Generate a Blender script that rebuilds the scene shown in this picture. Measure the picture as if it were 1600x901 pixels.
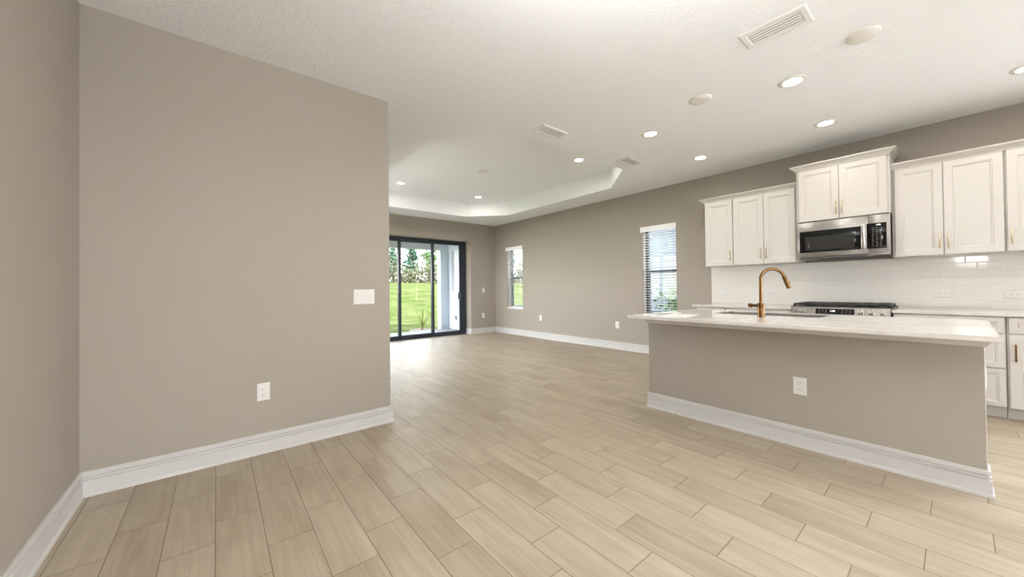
import bpy, bmesh, math, random
from mathutils import Vector, Matrix
random.seed(7)
for o in list(bpy.data.objects): bpy.data.objects.remove(o, do_unlink=True)
S = bpy.context.scene
C = S.collection
pi = math.pi

# ------------------------------------------------------------------ camera
F_PX, YAW, PITCH, ROLL, CY, CAM_Z = 566.4391, .6828, .0101, -.0115, 444.2595, 1.15
Fv = Vector((math.sin(YAW)*math.cos(PITCH), math.cos(YAW)*math.cos(PITCH), math.sin(PITCH)))
Rv = Vector((math.cos(YAW), -math.sin(YAW), 0)); Uv = Rv.cross(Fv)
c_, s_ = math.cos(ROLL), math.sin(ROLL)
R2 = Rv*c_ + Uv*s_; U2 = Uv*c_ - Rv*s_
cam = bpy.data.cameras.new('camera'); camo = bpy.data.objects.new('camera', cam); C.objects.link(camo)
cam.sensor_fit = 'HORIZONTAL'; cam.sensor_width = 36; cam.lens = F_PX/1600*36
cam.shift_x = 0; cam.shift_y = (CY-450.5)/1600
cam.clip_start = .02; cam.clip_end = 300
m = Matrix.Identity(4)
for i in range(3):
    m[i][0], m[i][1], m[i][2] = R2[i], U2[i], -Fv[i]
m.translation = (0, 0, CAM_Z)
camo.matrix_world = m
S.camera = camo

# ------------------------------------------------------------------ world, sun, exposure
LAMP = 80.0           # radiance of the recessed lamp lenses
LAMP_COL = (1.0, .93, .84)
UPFILL = 96.0           # radiance of the added unseen uplight that bounces off the ceiling
SKY = 10.0
SUN = 10.0
w = bpy.data.worlds.new('sky'); S.world = w; w.use_nodes = True
nt = w.node_tree; nt.nodes.clear()
out = nt.nodes.new('ShaderNodeOutputWorld'); bg = nt.nodes.new('ShaderNodeBackground')
tc = nt.nodes.new('ShaderNodeTexCoord'); sx = nt.nodes.new('ShaderNodeSeparateXYZ')
rp = nt.nodes.new('ShaderNodeValToRGB')
rp.color_ramp.elements[0].position = 0.0; rp.color_ramp.elements[0].color = (1, .985, .965, 1)
rp.color_ramp.elements[1].position = .7; rp.color_ramp.elements[1].color = (.80, .88, 1, 1)
nt.links.new(tc.outputs['Generated'], sx.inputs[0]); nt.links.new(sx.outputs['Z'], rp.inputs[0])
nt.links.new(rp.outputs[0], bg.inputs[0]); bg.inputs[1].default_value = SKY
nt.links.new(bg.outputs[0], out.inputs[0])
sl = bpy.data.lights.new('sun', 'SUN'); sl.energy = SUN; sl.angle = .03; sl.color = (1, .95, .86)
so = bpy.data.objects.new('sun', sl); C.objects.link(so)
so.rotation_euler = (math.radians(38), 0, math.radians(4))   # from behind the house, high
S.view_settings.view_transform = 'Standard'; S.view_settings.look = 'None'
S.view_settings.gamma = 1; S.view_settings.use_curve_mapping = False
S.view_settings.exposure = 1.18

# ------------------------------------------------------------------ materials
def lin(c):
    return tuple((v/255/12.92 if v/255 <= .04045 else ((v/255+.055)/1.055)**2.4) for v in c)
def mat(name, rgb, rough=.5, metal=0, spec=.5, bump=0, bscale=100, bdist=.002, coat=0, emit=None, estr=0, var=0, vscale=3):
    mt = bpy.data.materials.new(name); mt.use_nodes = True
    n = mt.node_tree; b = n.nodes['Principled BSDF']
    col = rgb if max(rgb) <= 1 else lin(rgb)
    b.inputs['Base Color'].default_value = (*col, 1); b.inputs['Roughness'].default_value = rough
    b.inputs['Metallic'].default_value = metal; b.inputs['Specular IOR Level'].default_value = spec
    b.inputs['Coat Weight'].default_value = coat
    if emit:
        b.inputs['Emission Color'].default_value = (*emit, 1); b.inputs['Emission Strength'].default_value = estr
    tcn = n.nodes.new('ShaderNodeTexCoord')
    if bump:
        nz = n.nodes.new('ShaderNodeTexNoise'); nz.inputs['Scale'].default_value = bscale; nz.inputs['Detail'].default_value = 3
        n.links.new(tcn.outputs['Object'], nz.inputs['Vector'])
        bp = n.nodes.new('ShaderNodeBump'); bp.inputs['Strength'].default_value = bump; bp.inputs['Distance'].default_value = bdist
        n.links.new(nz.outputs[0], bp.inputs['Height']); n.links.new(bp.outputs[0], b.inputs['Normal'])
    if var:
        nz2 = n.nodes.new('ShaderNodeTexNoise'); nz2.inputs['Scale'].default_value = vscale; nz2.inputs['Detail'].default_value = 4
        n.links.new(tcn.outputs['Object'], nz2.inputs['Vector'])
        mx = n.nodes.new('ShaderNodeMix'); mx.data_type = 'RGBA'
        mx.inputs[6].default_value = (*[max(0, v*(1-var)) for v in col], 1); mx.inputs[7].default_value = (*[min(1, v*(1+var)) for v in col], 1)
        n.links.new(nz2.outputs[0], mx.inputs[0]); n.links.new(mx.outputs[2], b.inputs['Base Color'])
    return mt
class NB:   # small node builder
    def __init__(s, mt): s.n = mt.node_tree
    def math(s, op, a, b=None, c=None):
        d = s.n.nodes.new('ShaderNodeMath'); d.operation = op
        for i, v in enumerate((a, b, c)):
            if v is None: continue
            if isinstance(v, (int, float)): d.inputs[i].default_value = v
            else: s.n.links.new(v, d.inputs[i])
        return d.outputs[0]
    def node(s, t, **kw):
        d = s.n.nodes.new(t)
        for k, v in kw.items(): setattr(d, k, v)
        return d
    def link(s, a, b): s.n.links.new(a, b)
    def mix(s, f, a, b):
        d = s.n.nodes.new('ShaderNodeMix'); d.data_type = 'RGBA'
        for i, v in ((0, f), (6, a), (7, b)):
            if isinstance(v, tuple): d.inputs[i].default_value = (*v, 1)
            elif isinstance(v, (int, float)): d.inputs[i].default_value = v
            else: s.n.links.new(v, d.inputs[i])
        return d.outputs[2]

M = {}
M['wall'] = mat('taupe wall paint', (.33, .295, .256), .6, spec=.3, bump=.12, bscale=220)
M['ceiling'] = mat('white textured ceiling', (.89, .905, .93), .75, spec=.2, bump=.8, bscale=42, bdist=.006)
M['tray'] = mat('white smooth tray ceiling', (.90, .915, .93), .75, spec=.2, bump=.2, bscale=60)
M['trim'] = mat('white trim paint', (.56, .55, .54), .35, spec=.4)
M['cab'] = mat('white cabinet paint', (.61, .588, .56), .32, spec=.4)
M['toe'] = mat('toe kick paint', (.55, .53, .50), .5)
M['plate'] = mat('white plastic plate', (.68, .67, .655), .35)
M['slot'] = mat('dark socket slots', (.06, .055, .05), .6)
M['brass'] = mat('brushed brass', (.165, .090, .038), .2, 1)
M['champ'] = mat('champagne brass pulls', (.62, .53, .37), .25, 1)
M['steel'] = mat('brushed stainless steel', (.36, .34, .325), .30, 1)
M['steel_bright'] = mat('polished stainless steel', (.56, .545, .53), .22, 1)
M['steel_dark'] = mat('dark stainless steel', (.30, .29, .28), .4, 1)  # darker steel for appliance cases and the outlet cover
M['black'] = mat('black glass', (.005, .005, .005), .06, spec=.3)
M['mesh'] = mat('grey oven window screen', (.032, .032, .030), .25, spec=.2)
M['iron'] = mat('black cast iron', (.012, .012, .012), .45)
M['dgrey'] = mat('dark grey underside', (.06, .06, .06), .5)
M['key'] = mat('pale key legend', (.17, .165, .16), .5)
M['digit'] = mat('lit white digits', (.9, .9, .9), .5, emit=(1, 1, 1), estr=1.6)
M['bronze'] = mat('dark bronze aluminium frame', (.022, .028, .042), .4)
M['blind'] = mat('white blind slat', (.86, .87, .88), .4)
M['sill'] = mat('white marble sill', (.80, .80, .78), .2)
M['vent'] = mat('white vent enamel', (.82, .81, .80), .4)
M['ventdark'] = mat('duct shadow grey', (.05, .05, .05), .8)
M['cover'] = mat('white cover plate', (.80, .775, .74), .45)
M['lens'] = mat('lit lamp lens', (.9, .88, .85), .4, emit=LAMP_COL, estr=LAMP)
M['diffuser'] = mat('added uplight glow', (.9, .88, .85), .5, emit=(1, .99, .975), estr=UPFILL)
M['paper'] = mat('white printed paper', (.84, .82, .80), .6)
M['blueink'] = mat('blue brochure print', (.09, .22, .42), .5)
M['shadow_grey'] = mat('grey painted paper shadow', (.22, .19, .19), .5)
M['sink'] = mat('stainless sink basin', (.52, .51, .50), .3, 1)
M['stucco'] = mat('pale blue grey stucco', (.64, .70, .77), .9, bump=.4, bscale=60)
M['lanai'] = mat('grey lanai soffit', (.66, .68, .67), .8)
M['neighbour'] = mat('pale stucco of the next house', (.25, .29, .34), .9, bump=.4, bscale=40)
M['roof'] = mat('grey roof shingles', (.16, .15, .15), .9)
M['paver'] = mat('grey patio pavers', (.17, .175, .19), .8, bump=.4, bscale=30, var=.15, vscale=12)
M['bark'] = mat('brown bark', (.16, .12, .09), .9, bump=.6, bscale=30)
M['leaf'] = mat('green leaves', (.075, .15, .055), .6, spec=.05, var=.5, vscale=1.5)
M['pine'] = mat('blue green needles', (.06, .12, .085), .6, spec=.05, var=.5, vscale=1.2)
M['brush'] = mat('olive brush leaves', (.12, .125, .075), .7, spec=.05, var=.5, vscale=.8)
M['strap'] = mat('yellow green strap leaves', (.30, .36, .12), .5, spec=.1, var=.35, vscale=6)
M['concrete'] = mat('bounce slab concrete', (.34, .34, .34), .9, bump=.3, bscale=20, var=.08, vscale=2)
M['pale_concrete'] = mat('pale bounce strip', (.74, .73, .72), .8, bump=.3, bscale=20)
M['soil'] = mat('mulch', (.12, .085, .06), .9, bump=.6, bscale=60)

# floor: staggered wood-look porcelain planks, .184 x .562 m
def floor_mat():
    mt = bpy.data.materials.new('wood look plank tile'); mt.use_nodes = True; B = NB(mt)
    bs = mt.node_tree.nodes['Principled BSDF']
    t = B.node('ShaderNodeTexCoord'); sp = B.node('ShaderNodeSeparateXYZ'); B.link(t.outputs['Object'], sp.inputs[0])
    X, Y = sp.outputs[0], sp.outputs[1]
    u = B.math('DIVIDE', B.math('ADD', X, .01), .184); col = B.math('FLOOR', u); fu = B.math('SUBTRACT', u, col)
    v0 = B.math('SUBTRACT', B.math('SUBTRACT', Y, 1.79), B.math('MULTIPLY', B.math('SUBTRACT', col, 6), .562/3))
    v = B.math('DIVIDE', v0, .562); row = B.math('FLOOR', v); fv = B.math('SUBTRACT', v, row)
    du = B.math('MULTIPLY', B.math('MINIMUM', fu, B.math('SUBTRACT', 1, fu)), .184)
    dv = B.math('MULTIPLY', B.math('MINIMUM', fv, B.math('SUBTRACT', 1, fv)), .562)
    d = B.math('MINIMUM', du, dv)
    grout = B.math('LESS_THAN', d, .0017)
    cid = B.node('ShaderNodeCombineXYZ'); B.link(col, cid.inputs[0]); B.link(row, cid.inputs[1])
    wn = B.node('ShaderNodeTexWhiteNoise', noise_dimensions='3D'); B.link(cid.outputs[0], wn.inputs['Vector'])
    rnd = wn.outputs['Value']
    off = B.math('MULTIPLY', rnd, 37.0)
    def grain(sx_, sy_, detail, dist=0):
        cv = B.node('ShaderNodeCombineXYZ')
        B.link(B.math('MULTIPLY', X, sx_), cv.inputs[0]); B.link(B.math('MULTIPLY', Y, sy_), cv.inputs[1]); B.link(off, cv.inputs[2])
        nz = B.node('ShaderNodeTexNoise'); nz.inputs['Scale'].default_value = 1; nz.inputs['Detail'].default_value = detail
        nz.inputs['Distortion'].default_value = dist
        B.link(cv.outputs[0], nz.inputs['Vector']); return nz.outputs[0]
    g1 = grain(70, 2.2, 4, .6); g2 = grain(14, 1.6, 3, .8); g3 = grain(5, 3, 2)
    k = B.math('ADD', B.math('MULTIPLY', B.math('SUBTRACT', g1, .5), .75), B.math('MULTIPLY', B.math('SUBTRACT', g2, .5), .9))
    k = B.math('ADD', k, B.math('MULTIPLY', B.math('SUBTRACT', rnd, .5), .30))
    k = B.math('ADD', B.math('ADD', k, B.math('MULTIPLY', B.math('SUBTRACT', g3, .5), .5)), .5)
    kc = B.node('ShaderNodeClamp'); B.link(k, kc.inputs[0])
    wood = B.mix(kc.outputs[0], (.29, .233, .162), (.475, .415, .325))
    colr = B.mix(grout, wood, (.17, .135, .095))
    B.link(colr, bs.inputs['Base Color'])
    B.link(B.math('ADD', .36, B.math('MULTIPLY', g1, .16)), bs.inputs['Roughness'])
    bs.inputs['Specular IOR Level'].default_value = .25
    h = B.node('ShaderNodeMapRange'); h.inputs['From Min'].default_value = .0012; h.inputs['From Max'].default_value = .004
    B.link(d, h.inputs['Value'])
    bp = B.node('ShaderNodeBump'); bp.inputs['Strength'].default_value = .5; bp.inputs['Distance'].default_value = .0015
    B.link(h.outputs[0], bp.inputs['Height']); B.link(bp.outputs[0], bs.inputs['Normal'])
    return mt
M['floor'] = floor_mat()

# glossy 3 x 6 inch subway tile
def tile_mat():
    mt = bpy.data.materials.new('glossy white subway tile'); mt.use_nodes = True; B = NB(mt)
    bs = mt.node_tree.nodes['Principled BSDF']
    t = B.node('ShaderNodeTexCoord'); sp = B.node('ShaderNodeSeparateXYZ'); B.link(t.outputs['Object'], sp.inputs[0])
    Y, Z = sp.outputs[1], sp.outputs[2]
    v = B.math('DIVIDE', B.math('SUBTRACT', Z, .892), .0765); row = B.math('FLOOR', v); fv = B.math('SUBTRACT', v, row)
    odd = B.math('MULTIPLY', B.math('MODULO', row, 2), .5)
    u = B.math('ADD', B.math('DIVIDE', B.math('SUBTRACT', Y, -.048), .148), odd); uc = B.math('FLOOR', u); fu = B.math('SUBTRACT', u, uc)
    d = B.math('MINIMUM', B.math('MULTIPLY', B.math('MINIMUM', fu, B.math('SUBTRACT', 1, fu)), .148), B.math('MULTIPLY', B.math('MINIMUM', fv, B.math('SUBTRACT', 1, fv)), .0765))
    g = B.math('LESS_THAN', d, .0011)
    cid = B.node('ShaderNodeCombineXYZ'); B.link(uc, cid.inputs[0]); B.link(row, cid.inputs[1])
    wn = B.node('ShaderNodeTexWhiteNoise', noise_dimensions='3D'); B.link(cid.outputs[0], wn.inputs['Vector'])
    B.link(B.mix(g, (.72, .70, .67), (.66, .635, .60)), bs.inputs['Base Color'])
    B.link(B.math('ADD', .07, B.math('MULTIPLY', g, .5)), bs.inputs['Roughness'])
    h = B.node('ShaderNodeMapRange'); h.inputs['From Min'].default_value = .0006; h.inputs['From Max'].default_value = .006
    h.interpolation_type = 'SMOOTHSTEP'
    B.link(d, h.inputs['Value'])
    # each tile sits at its own slight slant
    tilt = B.math('ADD', B.math('MULTIPLY', B.math('SUBTRACT', wn.outputs['Value'], .5), B.math('MULTIPLY', fu, .8)), h.outputs[0])
    bp = B.node('ShaderNodeBump'); bp.inputs['Strength'].default_value = .6; bp.inputs['Distance'].default_value = .0012
    B.link(tilt, bp.inputs['Height']); B.link(bp.outputs[0], bs.inputs['Normal'])
    return mt
M['tile'] = tile_mat()

def quartz_mat():
    mt = bpy.data.materials.new('white veined quartz'); mt.use_nodes = True; B = NB(mt)
    bs = mt.node_tree.nodes['Principled BSDF']
    t = B.node('ShaderNodeTexCoord'); mp = B.node('ShaderNodeMapping'); B.link(t.outputs['Object'], mp.inputs[0])
    mp.inputs['Rotation'].default_value = (0, 0, .5); mp.inputs['Scale'].default_value = (2.0, .55, 1)
    nz = B.node('ShaderNodeTexNoise'); nz.inputs['Scale'].default_value = .8; nz.inputs['Detail'].default_value = 3.5; nz.inputs['Distortion'].default_value = .5
    B.link(mp.outputs[0], nz.inputs[0])
    a = B.math('ABSOLUTE', B.math('SUBTRACT', nz.outputs[0], .5))
    r = B.node('ShaderNodeMapRange'); r.inputs['From Min'].default_value = 0; r.inputs['From Max'].default_value = .010
    r.inputs['To Min'].default_value = .24; r.inputs['To Max'].default_value = 0; B.link(a, r.inputs['Value'])
    B.link(B.mix(r.outputs[0], (.65, .625, .60), (.45, .39, .33)), bs.inputs['Base Color'])
    bs.inputs['Roughness'].default_value = .07
    return mt
M['quartz'] = quartz_mat()

def glass_mat(nm, tint):
    mt = bpy.data.materials.new(nm); mt.use_nodes = True; n = mt.node_tree; n.nodes.clear()
    o = n.nodes.new('ShaderNodeOutputMaterial'); tr = n.nodes.new('ShaderNodeBsdfTransparent'); gl = n.nodes.new('ShaderNodeBsdfGlossy')
    tr.inputs[0].default_value = (*tint, 1); gl.inputs['Roughness'].default_value = .01
    fr = n.nodes.new('ShaderNodeFresnel'); fr.inputs[0].default_value = 1.45; mx = n.nodes.new('ShaderNodeMixShader')
    gm = n.nodes.new('ShaderNodeNewGeometry'); iv = n.nodes.new('ShaderNodeMath'); iv.operation = 'SUBTRACT'; iv.inputs[0].default_value = 1
    n.links.new(gm.outputs['Backfacing'], iv.inputs[1]); ml = n.nodes.new('ShaderNodeMath'); ml.operation = 'MULTIPLY'
    n.links.new(fr.outputs[0], ml.inputs[0]); n.links.new(iv.outputs[0], ml.inputs[1])
    n.links.new(ml.outputs[0], mx.inputs[0]); n.links.new(tr.outputs[0], mx.inputs[1]); n.links.new(gl.outputs[0], mx.inputs[2])
    n.links.new(mx.outputs[0], o.inputs[0]); return mt
M['glass'] = glass_mat('clear window glass', (.95, .95, .95))
M['glass_tint'] = glass_mat('sun control window glass', (.66, .665, .665))

def lawn_mat():
    mt = bpy.data.materials.new('sunlit lawn'); mt.use_nodes = True; B = NB(mt); bs = mt.node_tree.nodes['Principled BSDF']
    t = B.node('ShaderNodeTexCoord')
    def nz(s, d):
        q = B.node('ShaderNodeTexNoise'); q.inputs['Scale'].default_value = s; q.inputs['Detail'].default_value = d
        B.link(t.outputs['Object'], q.inputs['Vector']); return q.outputs[0]
    a = B.math('ADD', B.math('MULTIPLY', nz(1.1, 5), .55), B.math('MULTIPLY', nz(14, 4), .45))
    r = B.node('ShaderNodeMapRange'); r.inputs['From Min'].default_value = .36; r.inputs['From Max'].default_value = .64; B.link(a, r.inputs['Value'])
    B.link(B.mix(r.outputs[0], (.040, .062, .012), (.105, .115, .052)), bs.inputs['Base Color'])
    bs.inputs['Roughness'].default_value = .9; bs.inputs['Specular IOR Level'].default_value = 0
    bp = B.node('ShaderNodeBump'); bp.inputs['Strength'].default_value = .8; bp.inputs['Distance'].default_value = .05
    B.link(nz(30, 3), bp.inputs['Height']); B.link(bp.outputs[0], bs.inputs['Normal'])
    return mt
M['lawn'] = lawn_mat()

# ------------------------------------------------------------------ mesh helpers
class MB:
    def __init__(s): s.bm = bmesh.new()
    def box(s, x0, x1, y0, y1, z0, z1, bev=0, seg=2):
        bm = s.bm
        vs = [bm.verts.new((x, y, z)) for x in (min(x0, x1), max(x0, x1)) for y in (min(y0, y1), max(y0, y1)) for z in (min(z0, z1), max(z0, z1))]
        fs = [bm.faces.new([vs[i] for i in q]) for q in ((0, 1, 3, 2), (4, 6, 7, 5), (0, 4, 5, 1), (2, 3, 7, 6), (0, 2, 6, 4), (1, 5, 7, 3))]
        if bev:
            es = list({e for f in fs for e in f.edges})
            bmesh.ops.bevel(bm, geom=es, offset=bev, segments=seg, affect='EDGES', profile=.5)
        return s
    def loft(s, rings, cap0=True, cap1=True, closed=True):
        bm = s.bm; R = [[bm.verts.new(p) for p in r] for r in rings]; n = len(R[0])
        for a, b in zip(R, R[1:]):
            for i in range(n if closed else n-1):
                j = (i+1) % n; bm.faces.new((a[i], a[j], b[j], b[i]))
        if cap0: bm.faces.new(R[0][::-1])
        if cap1: bm.faces.new(R[-1])
        return s
    def lathe(s, prof, center=(0, 0, 0), axis='Z', n=32):
        ax = {'Z': ((1, 0, 0), (0, 1, 0), (0, 0, 1)), 'X': ((0, 1, 0), (0, 0, 1), (1, 0, 0)), 'Y': ((0, 0, 1), (1, 0, 0), (0, 1, 0))}[axis]
        a, b, c = map(Vector, ax); o = Vector(center); rings = []
        for r, h in prof:
            r = max(r, 1e-5)
            rings.append([o + a*(r*math.cos(2*pi*i/n)) + b*(r*math.sin(2*pi*i/n)) + c*h for i in range(n)])
        return s.loft(rings)
    def lathev(s, prof, o, ax, n=28):
        c = Vector(ax).normalized(); a = c.cross(Vector((0, 1, 0)) if abs(c.y) < .9 else Vector((1, 0, 0))).normalized(); b = c.cross(a); o = Vector(o)
        return s.loft([[o + a*(max(r, 1e-5)*math.cos(2*pi*i/n)) + b*(max(r, 1e-5)*math.sin(2*pi*i/n)) + c*h for i in range(n)] for r, h in prof])
    def tube(s, pts, r, n=12, caps=True):
        pts = [Vector(p) for p in pts]; rings = []; rr = r if isinstance(r, (list, tuple)) else [r]*len(pts)
        t0 = (pts[1]-pts[0]).normalized(); up = Vector((0, 0, 1)) if abs(t0.z) < .9 else Vector((1, 0, 0))
        a = t0.cross(up).normalized()
        for i, p in enumerate(pts):
            t = (pts[min(i+1, len(pts)-1)]-pts[max(i-1, 0)]).normalized()
            a = (a - t*a.dot(t)).normalized(); b = t.cross(a)
            rings.append([p + a*(rr[i]*math.cos(2*pi*k/n)) + b*(rr[i]*math.sin(2*pi*k/n)) for k in range(n)])
        return s.loft(rings, caps, caps)
    def sweep(s, path, prof, closed=False):
        """profile (d, z) swept along a plan path; d runs to the LEFT of travel, mitred corners"""
        P = [Vector((p[0], p[1])) for p in path]; n = len(P); rings = []
        for i, p in enumerate(P):
            if closed: a, b = P[i-1], P[(i+1) % n]
            else: a, b = (P[i-1] if i else None), (P[i+1] if i < n-1 else None)
            d1 = (p-a).normalized() if a is not None else (b-p).normalized()
            d2 = (b-p).normalized() if b is not None else d1
            n1 = Vector((-d1.y, d1.x)); n2 = Vector((-d2.y, d2.x)); nn = (n1+n2).normalized(); nn = nn/max(.2, nn.dot(n1))
            rings.append([(p.x+nn.x*d, p.y+nn.y*d, z) for d, z in prof])
        if closed: rings.append(rings[0])
        return s.loft(rings, not closed, not closed)
    def door(s, X, y0, y1, z0, z1, t=.02, fr=.056):
        """raised-frame cabinet front facing -X; its face is at X, body behind"""
        L = [(0, t), (0, .002), (.002, 0), (fr, 0), (fr+.003, .004), (fr+.009, .004), (fr+.016, .010)]
        rings = []
        for i, dx in L:
            rings.append([(X+dx, y0+i, z0+i), (X+dx, y1-i, z0+i), (X+dx, y1-i, z1-i), (X+dx, y0+i, z1-i)])
        return s.loft(rings)
    def poly(s, pts): s.bm.faces.new([s.bm.verts.new(p) for p in pts]); return s
    def build(s, name, mt, parent=None, loc=None, smooth=True, angle=35, fixn=True):
        me = bpy.data.meshes.new(name)
        if fixn: bmesh.ops.recalc_face_normals(s.bm, faces=s.bm.faces)
        if parent is not None:
            r = parent
            while r.parent: r = r.parent
            off = Vector(r.location) if not r.get('_local') else Vector()
        else: off = Vector(loc or (0, 0, 0))
        bmesh.ops.translate(s.bm, verts=s.bm.verts, vec=-off)
        s.bm.to_mesh(me); s.bm.free()
        me.materials.append(M[mt] if isinstance(mt, str) else mt)
        if smooth:
            me.polygons.foreach_set('use_smooth', [True]*len(me.polygons)); me.set_sharp_from_angle(angle=math.radians(angle))
        o = bpy.data.objects.new(name, me); C.objects.link(o)
        if parent is not None: o.parent = parent
        else: o.location = off
        return o
def tag(o, label, cat, group=None, kind=None):
    o['label'] = label; o['category'] = cat
    if group: o['group'] = group
    if kind: o['kind'] = kind
    return o
def thing(name, label, cat, loc=(0, 0, 0), rot=None, group=None, local=False):
    o = bpy.data.objects.new(name, None); C.objects.link(o); o.location = loc; o.empty_display_size = .1
    if rot: o.rotation_euler = rot
    if local: o['_local'] = 1
    return tag(o, label, cat, group)
def struct(o): o['kind'] = 'structure'; return o
def dup(root, loc, label, rot=None, group=None):
    r = root.copy(); C.objects.link(r); r.location = loc; r['label'] = label
    if rot: r.rotation_euler = rot
    if group: r['group'] = group
    for ch in list(root.children):
        c = ch.copy(); C.objects.link(c); c.parent = r
        for g in ch.children:
            d = g.copy(); C.objects.link(d); d.parent = c
    return r

# ------------------------------------------------------------------ room shell
XL, YW, XE, XR, YF, H, TOP = -.605, 3.135, 1.173, 5.74, 7.7526, 2.80, 3.32
YB = -5.0
struct(MB().box(XL-.2, XR+.3, YB-.2, YF+.31, -.12, 0).build('floor', 'floor', smooth=False))
# left wall with a small high window behind the camera
WL = (-.42, .06, 1.50, 2.15)
b = MB()
b.box(XL-.2, XL, YB-.2, WL[0], 0, TOP).box(XL-.2, XL, WL[1], YW+.15, 0, TOP).box(XL-.2, XL, WL[0], WL[1], 0, WL[2]).box(XL-.2, XL, WL[0], WL[1], WL[3], TOP)
struct(b.build('wall_left', 'wall', smooth=False))
# partition: an L with a rounded outside corner
b = MB(); r = .012
pts = [(XL, YW), (XE-r, YW)] + [(XE-r+r*math.sin(a), YW+r-r*math.cos(a)) for a in (pi/8, pi/4, 3*pi/8)] + [(XE, YW+r), (XE, 4.6), (XE-.15, 4.6), (XE-.15, YW+.15), (XL, YW+.15)]
b.loft([[(x, y, 0) for x, y in pts], [(x, y, TOP) for x, y in pts]])
b.box(XE-.15, XE, 7.0, YF, 0, TOP).box(XE-.15, XE, 4.6, 7.0, 0, .70).box(XE-.15, XE, 4.6, 7.0, 2.15, TOP)
struct(b.build('wall_partition', 'wall', angle=50))
# far wall with slider opening
OX0, OX1, OZ = 1.55, 4.965, 2.345
b = MB().box(XE-.15, OX0, YF, YF+.31, 0, TOP).box(OX1, XR+.19, YF, YF+.31, 0, TOP).box(OX0, OX1, YF, YF+.31, OZ, TOP)
struct(b.build('wall_far', 'wall', smooth=False))
# right wall with two windows
W1 = (6.65, 7.25); W2 = (2.857, 3.458); WZ0, WZ1 = .655, 2.165
b = MB()
WN = (-4.8, -1.30, .06, 2.45)    # unseen window added behind the camera to brighten the left wall
b.box(XR, XR+.19, YB-.2, WN[0], 0, TOP).box(XR, XR+.19, WN[0], WN[1], 0, WN[2]).box(XR, XR+.19, WN[0], WN[1], WN[3], TOP)
ys = [WN[1], W2[0], W2[1], W1[0], W1[1], YF]
for i in range(5):
    if i in (1, 3):
        b.box(XR, XR+.19, ys[i], ys[i+1], 0, WZ0-.02).box(XR, XR+.19, ys[i], ys[i+1], WZ1, TOP)
    else: b.box(XR, XR+.19, ys[i], ys[i+1], 0, TOP)
struct(b.build('wall_right', 'wall', smooth=False))
WB = (-.50, 1.10, .06, 2.60)    # unseen back window added to light the partition wall
struct(MB().box(XL, WB[0], YB-.2, YB, 0, TOP).box(WB[1], XR, YB-.2, YB, 0, TOP).box(WB[0], WB[1], YB-.2, YB, 0, WB[2]).box(WB[0], WB[1], YB-.2, YB, WB[3], TOP).build('wall_back', 'wall', smooth=False))
# ceiling with octagonal tray
TZ = 3.105
oct_ = [(1.845, 3.63), (2.53, 2.945), (4.42, 2.945), (5.11, 3.63), (5.11, 6.40), (4.42, 7.09), (2.53, 7.09), (1.845, 6.40)]
b = MB(); bm = b.bm
o1 = [bm.verts.new((x, y, H)) for x, y in ((XL-.1, YB-.1), (XR+.1, YB-.1), (XR+.1, YF+.1), (XL-.1, YF+.1))]
o2 = [bm.verts.new((x, y, H)) for x, y in oct_]
es = [bm.edges.new((q[i], q[(i+1) % len(q)])) for q in (o1, o2) for i in range(len(q))]
bmesh.ops.triangle_fill(bm, edges=es, use_beauty=True, use_dissolve=False)
struct(b.build('ceiling', 'ceiling', smooth=False))
b = MB(); b.loft([[(x, y, H) for x, y in oct_], [(x, y, TZ) for x, y in oct_]], False, True)
struct(b.build('trim_1', 'tray', smooth=False))
struct(MB().box(XL-.5, XR+.6, YB-.6, YF+.5, TOP, TOP+.12).build('roof', 'lanai', smooth=False))

# baseboards
BBP = [(0, .140), (.009, .140), (.011, .136), (.011, .117), (.003, .1135), (.003, .109), (.0125, .1055), (.0125, .0985), (.004, .095), (.004, .0905), (.0150, .087), (.0155, .021), (.021, .014), (.0225, 0), (0, 0)]
def baseboard(name, path, parent=None):
    o = MB().sweep(path, BBP).build(name, 'trim', parent, angle=25)
    return o
struct(baseboard('baseboard_partition', [(XE, YF-.01), (XE, YW), (XL, YW)]))
struct(baseboard('baseboard_left', [(XL, YW), (XL, YB+.01)]))
struct(baseboard('baseboard_right', [(XR, 2.28), (XR, YF)]))
struct(baseboard('baseboard_far', [(XR, YF), (OX1, YF), (OX1, YF+.215)]))

# ------------------------------------------------------------------ sliding glass door
def rootstruct(name):
    o = bpy.data.objects.new(name, None); C.objects.link(o); return struct(o)
d1 = rootstruct('door_1')
FY = 7.975
b = MB()
b.box(4.85, OX1, FY-.005, FY+.085, 0, OZ, .003).box(OX0, OX0+.07, FY-.005, FY+.085, 0, OZ, .003)
b.box(OX0+.07, 4.85, FY-.005, FY+.085, 2.29, OZ, .003).box(OX0+.07, 4.85, FY-.005, FY+.085, 0, .028, .003)
b.box(4.872, 4.885, FY-.012, FY-.005, .03, 2.29)
b.build('frame', 'bronze', d1)
for k, (x0, x1) in enumerate(((4.01, 4.85), (3.185, 4.07), (2.36, 3.245), (1.60, 2.42))):
    y0 = FY + (.004, .043, .004, .043)[k]; y1 = y0+.034; sr = .08 if k == 0 else .06
    b = MB().box(x0, x0+.06, y0, y1, .026, 2.292, .003).box(x1-sr, x1, y0, y1, .026, 2.292, .003)
    b.box(x0+.06, x1-sr, y0, y1, .026, .098, .003).box(x0+.06, x1-sr, y0, y1, 2.245, 2.292, .003)
    p = b.build('door_panel', 'bronze', d1)
    MB().box(x0+.055, x1-sr+.005, y0+.014, y0+.020, .09, 2.25).build('glass', 'glass_tint', p, smooth=False)
    if k == 0:
        MB().box(4.795, 4.822, y0-.03, y0+.001, .86, 1.08, .006).box(4.758, 4.772, y1, y1+.03, .88, 1.06, .004).build('handle', 'bronze', p)

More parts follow.
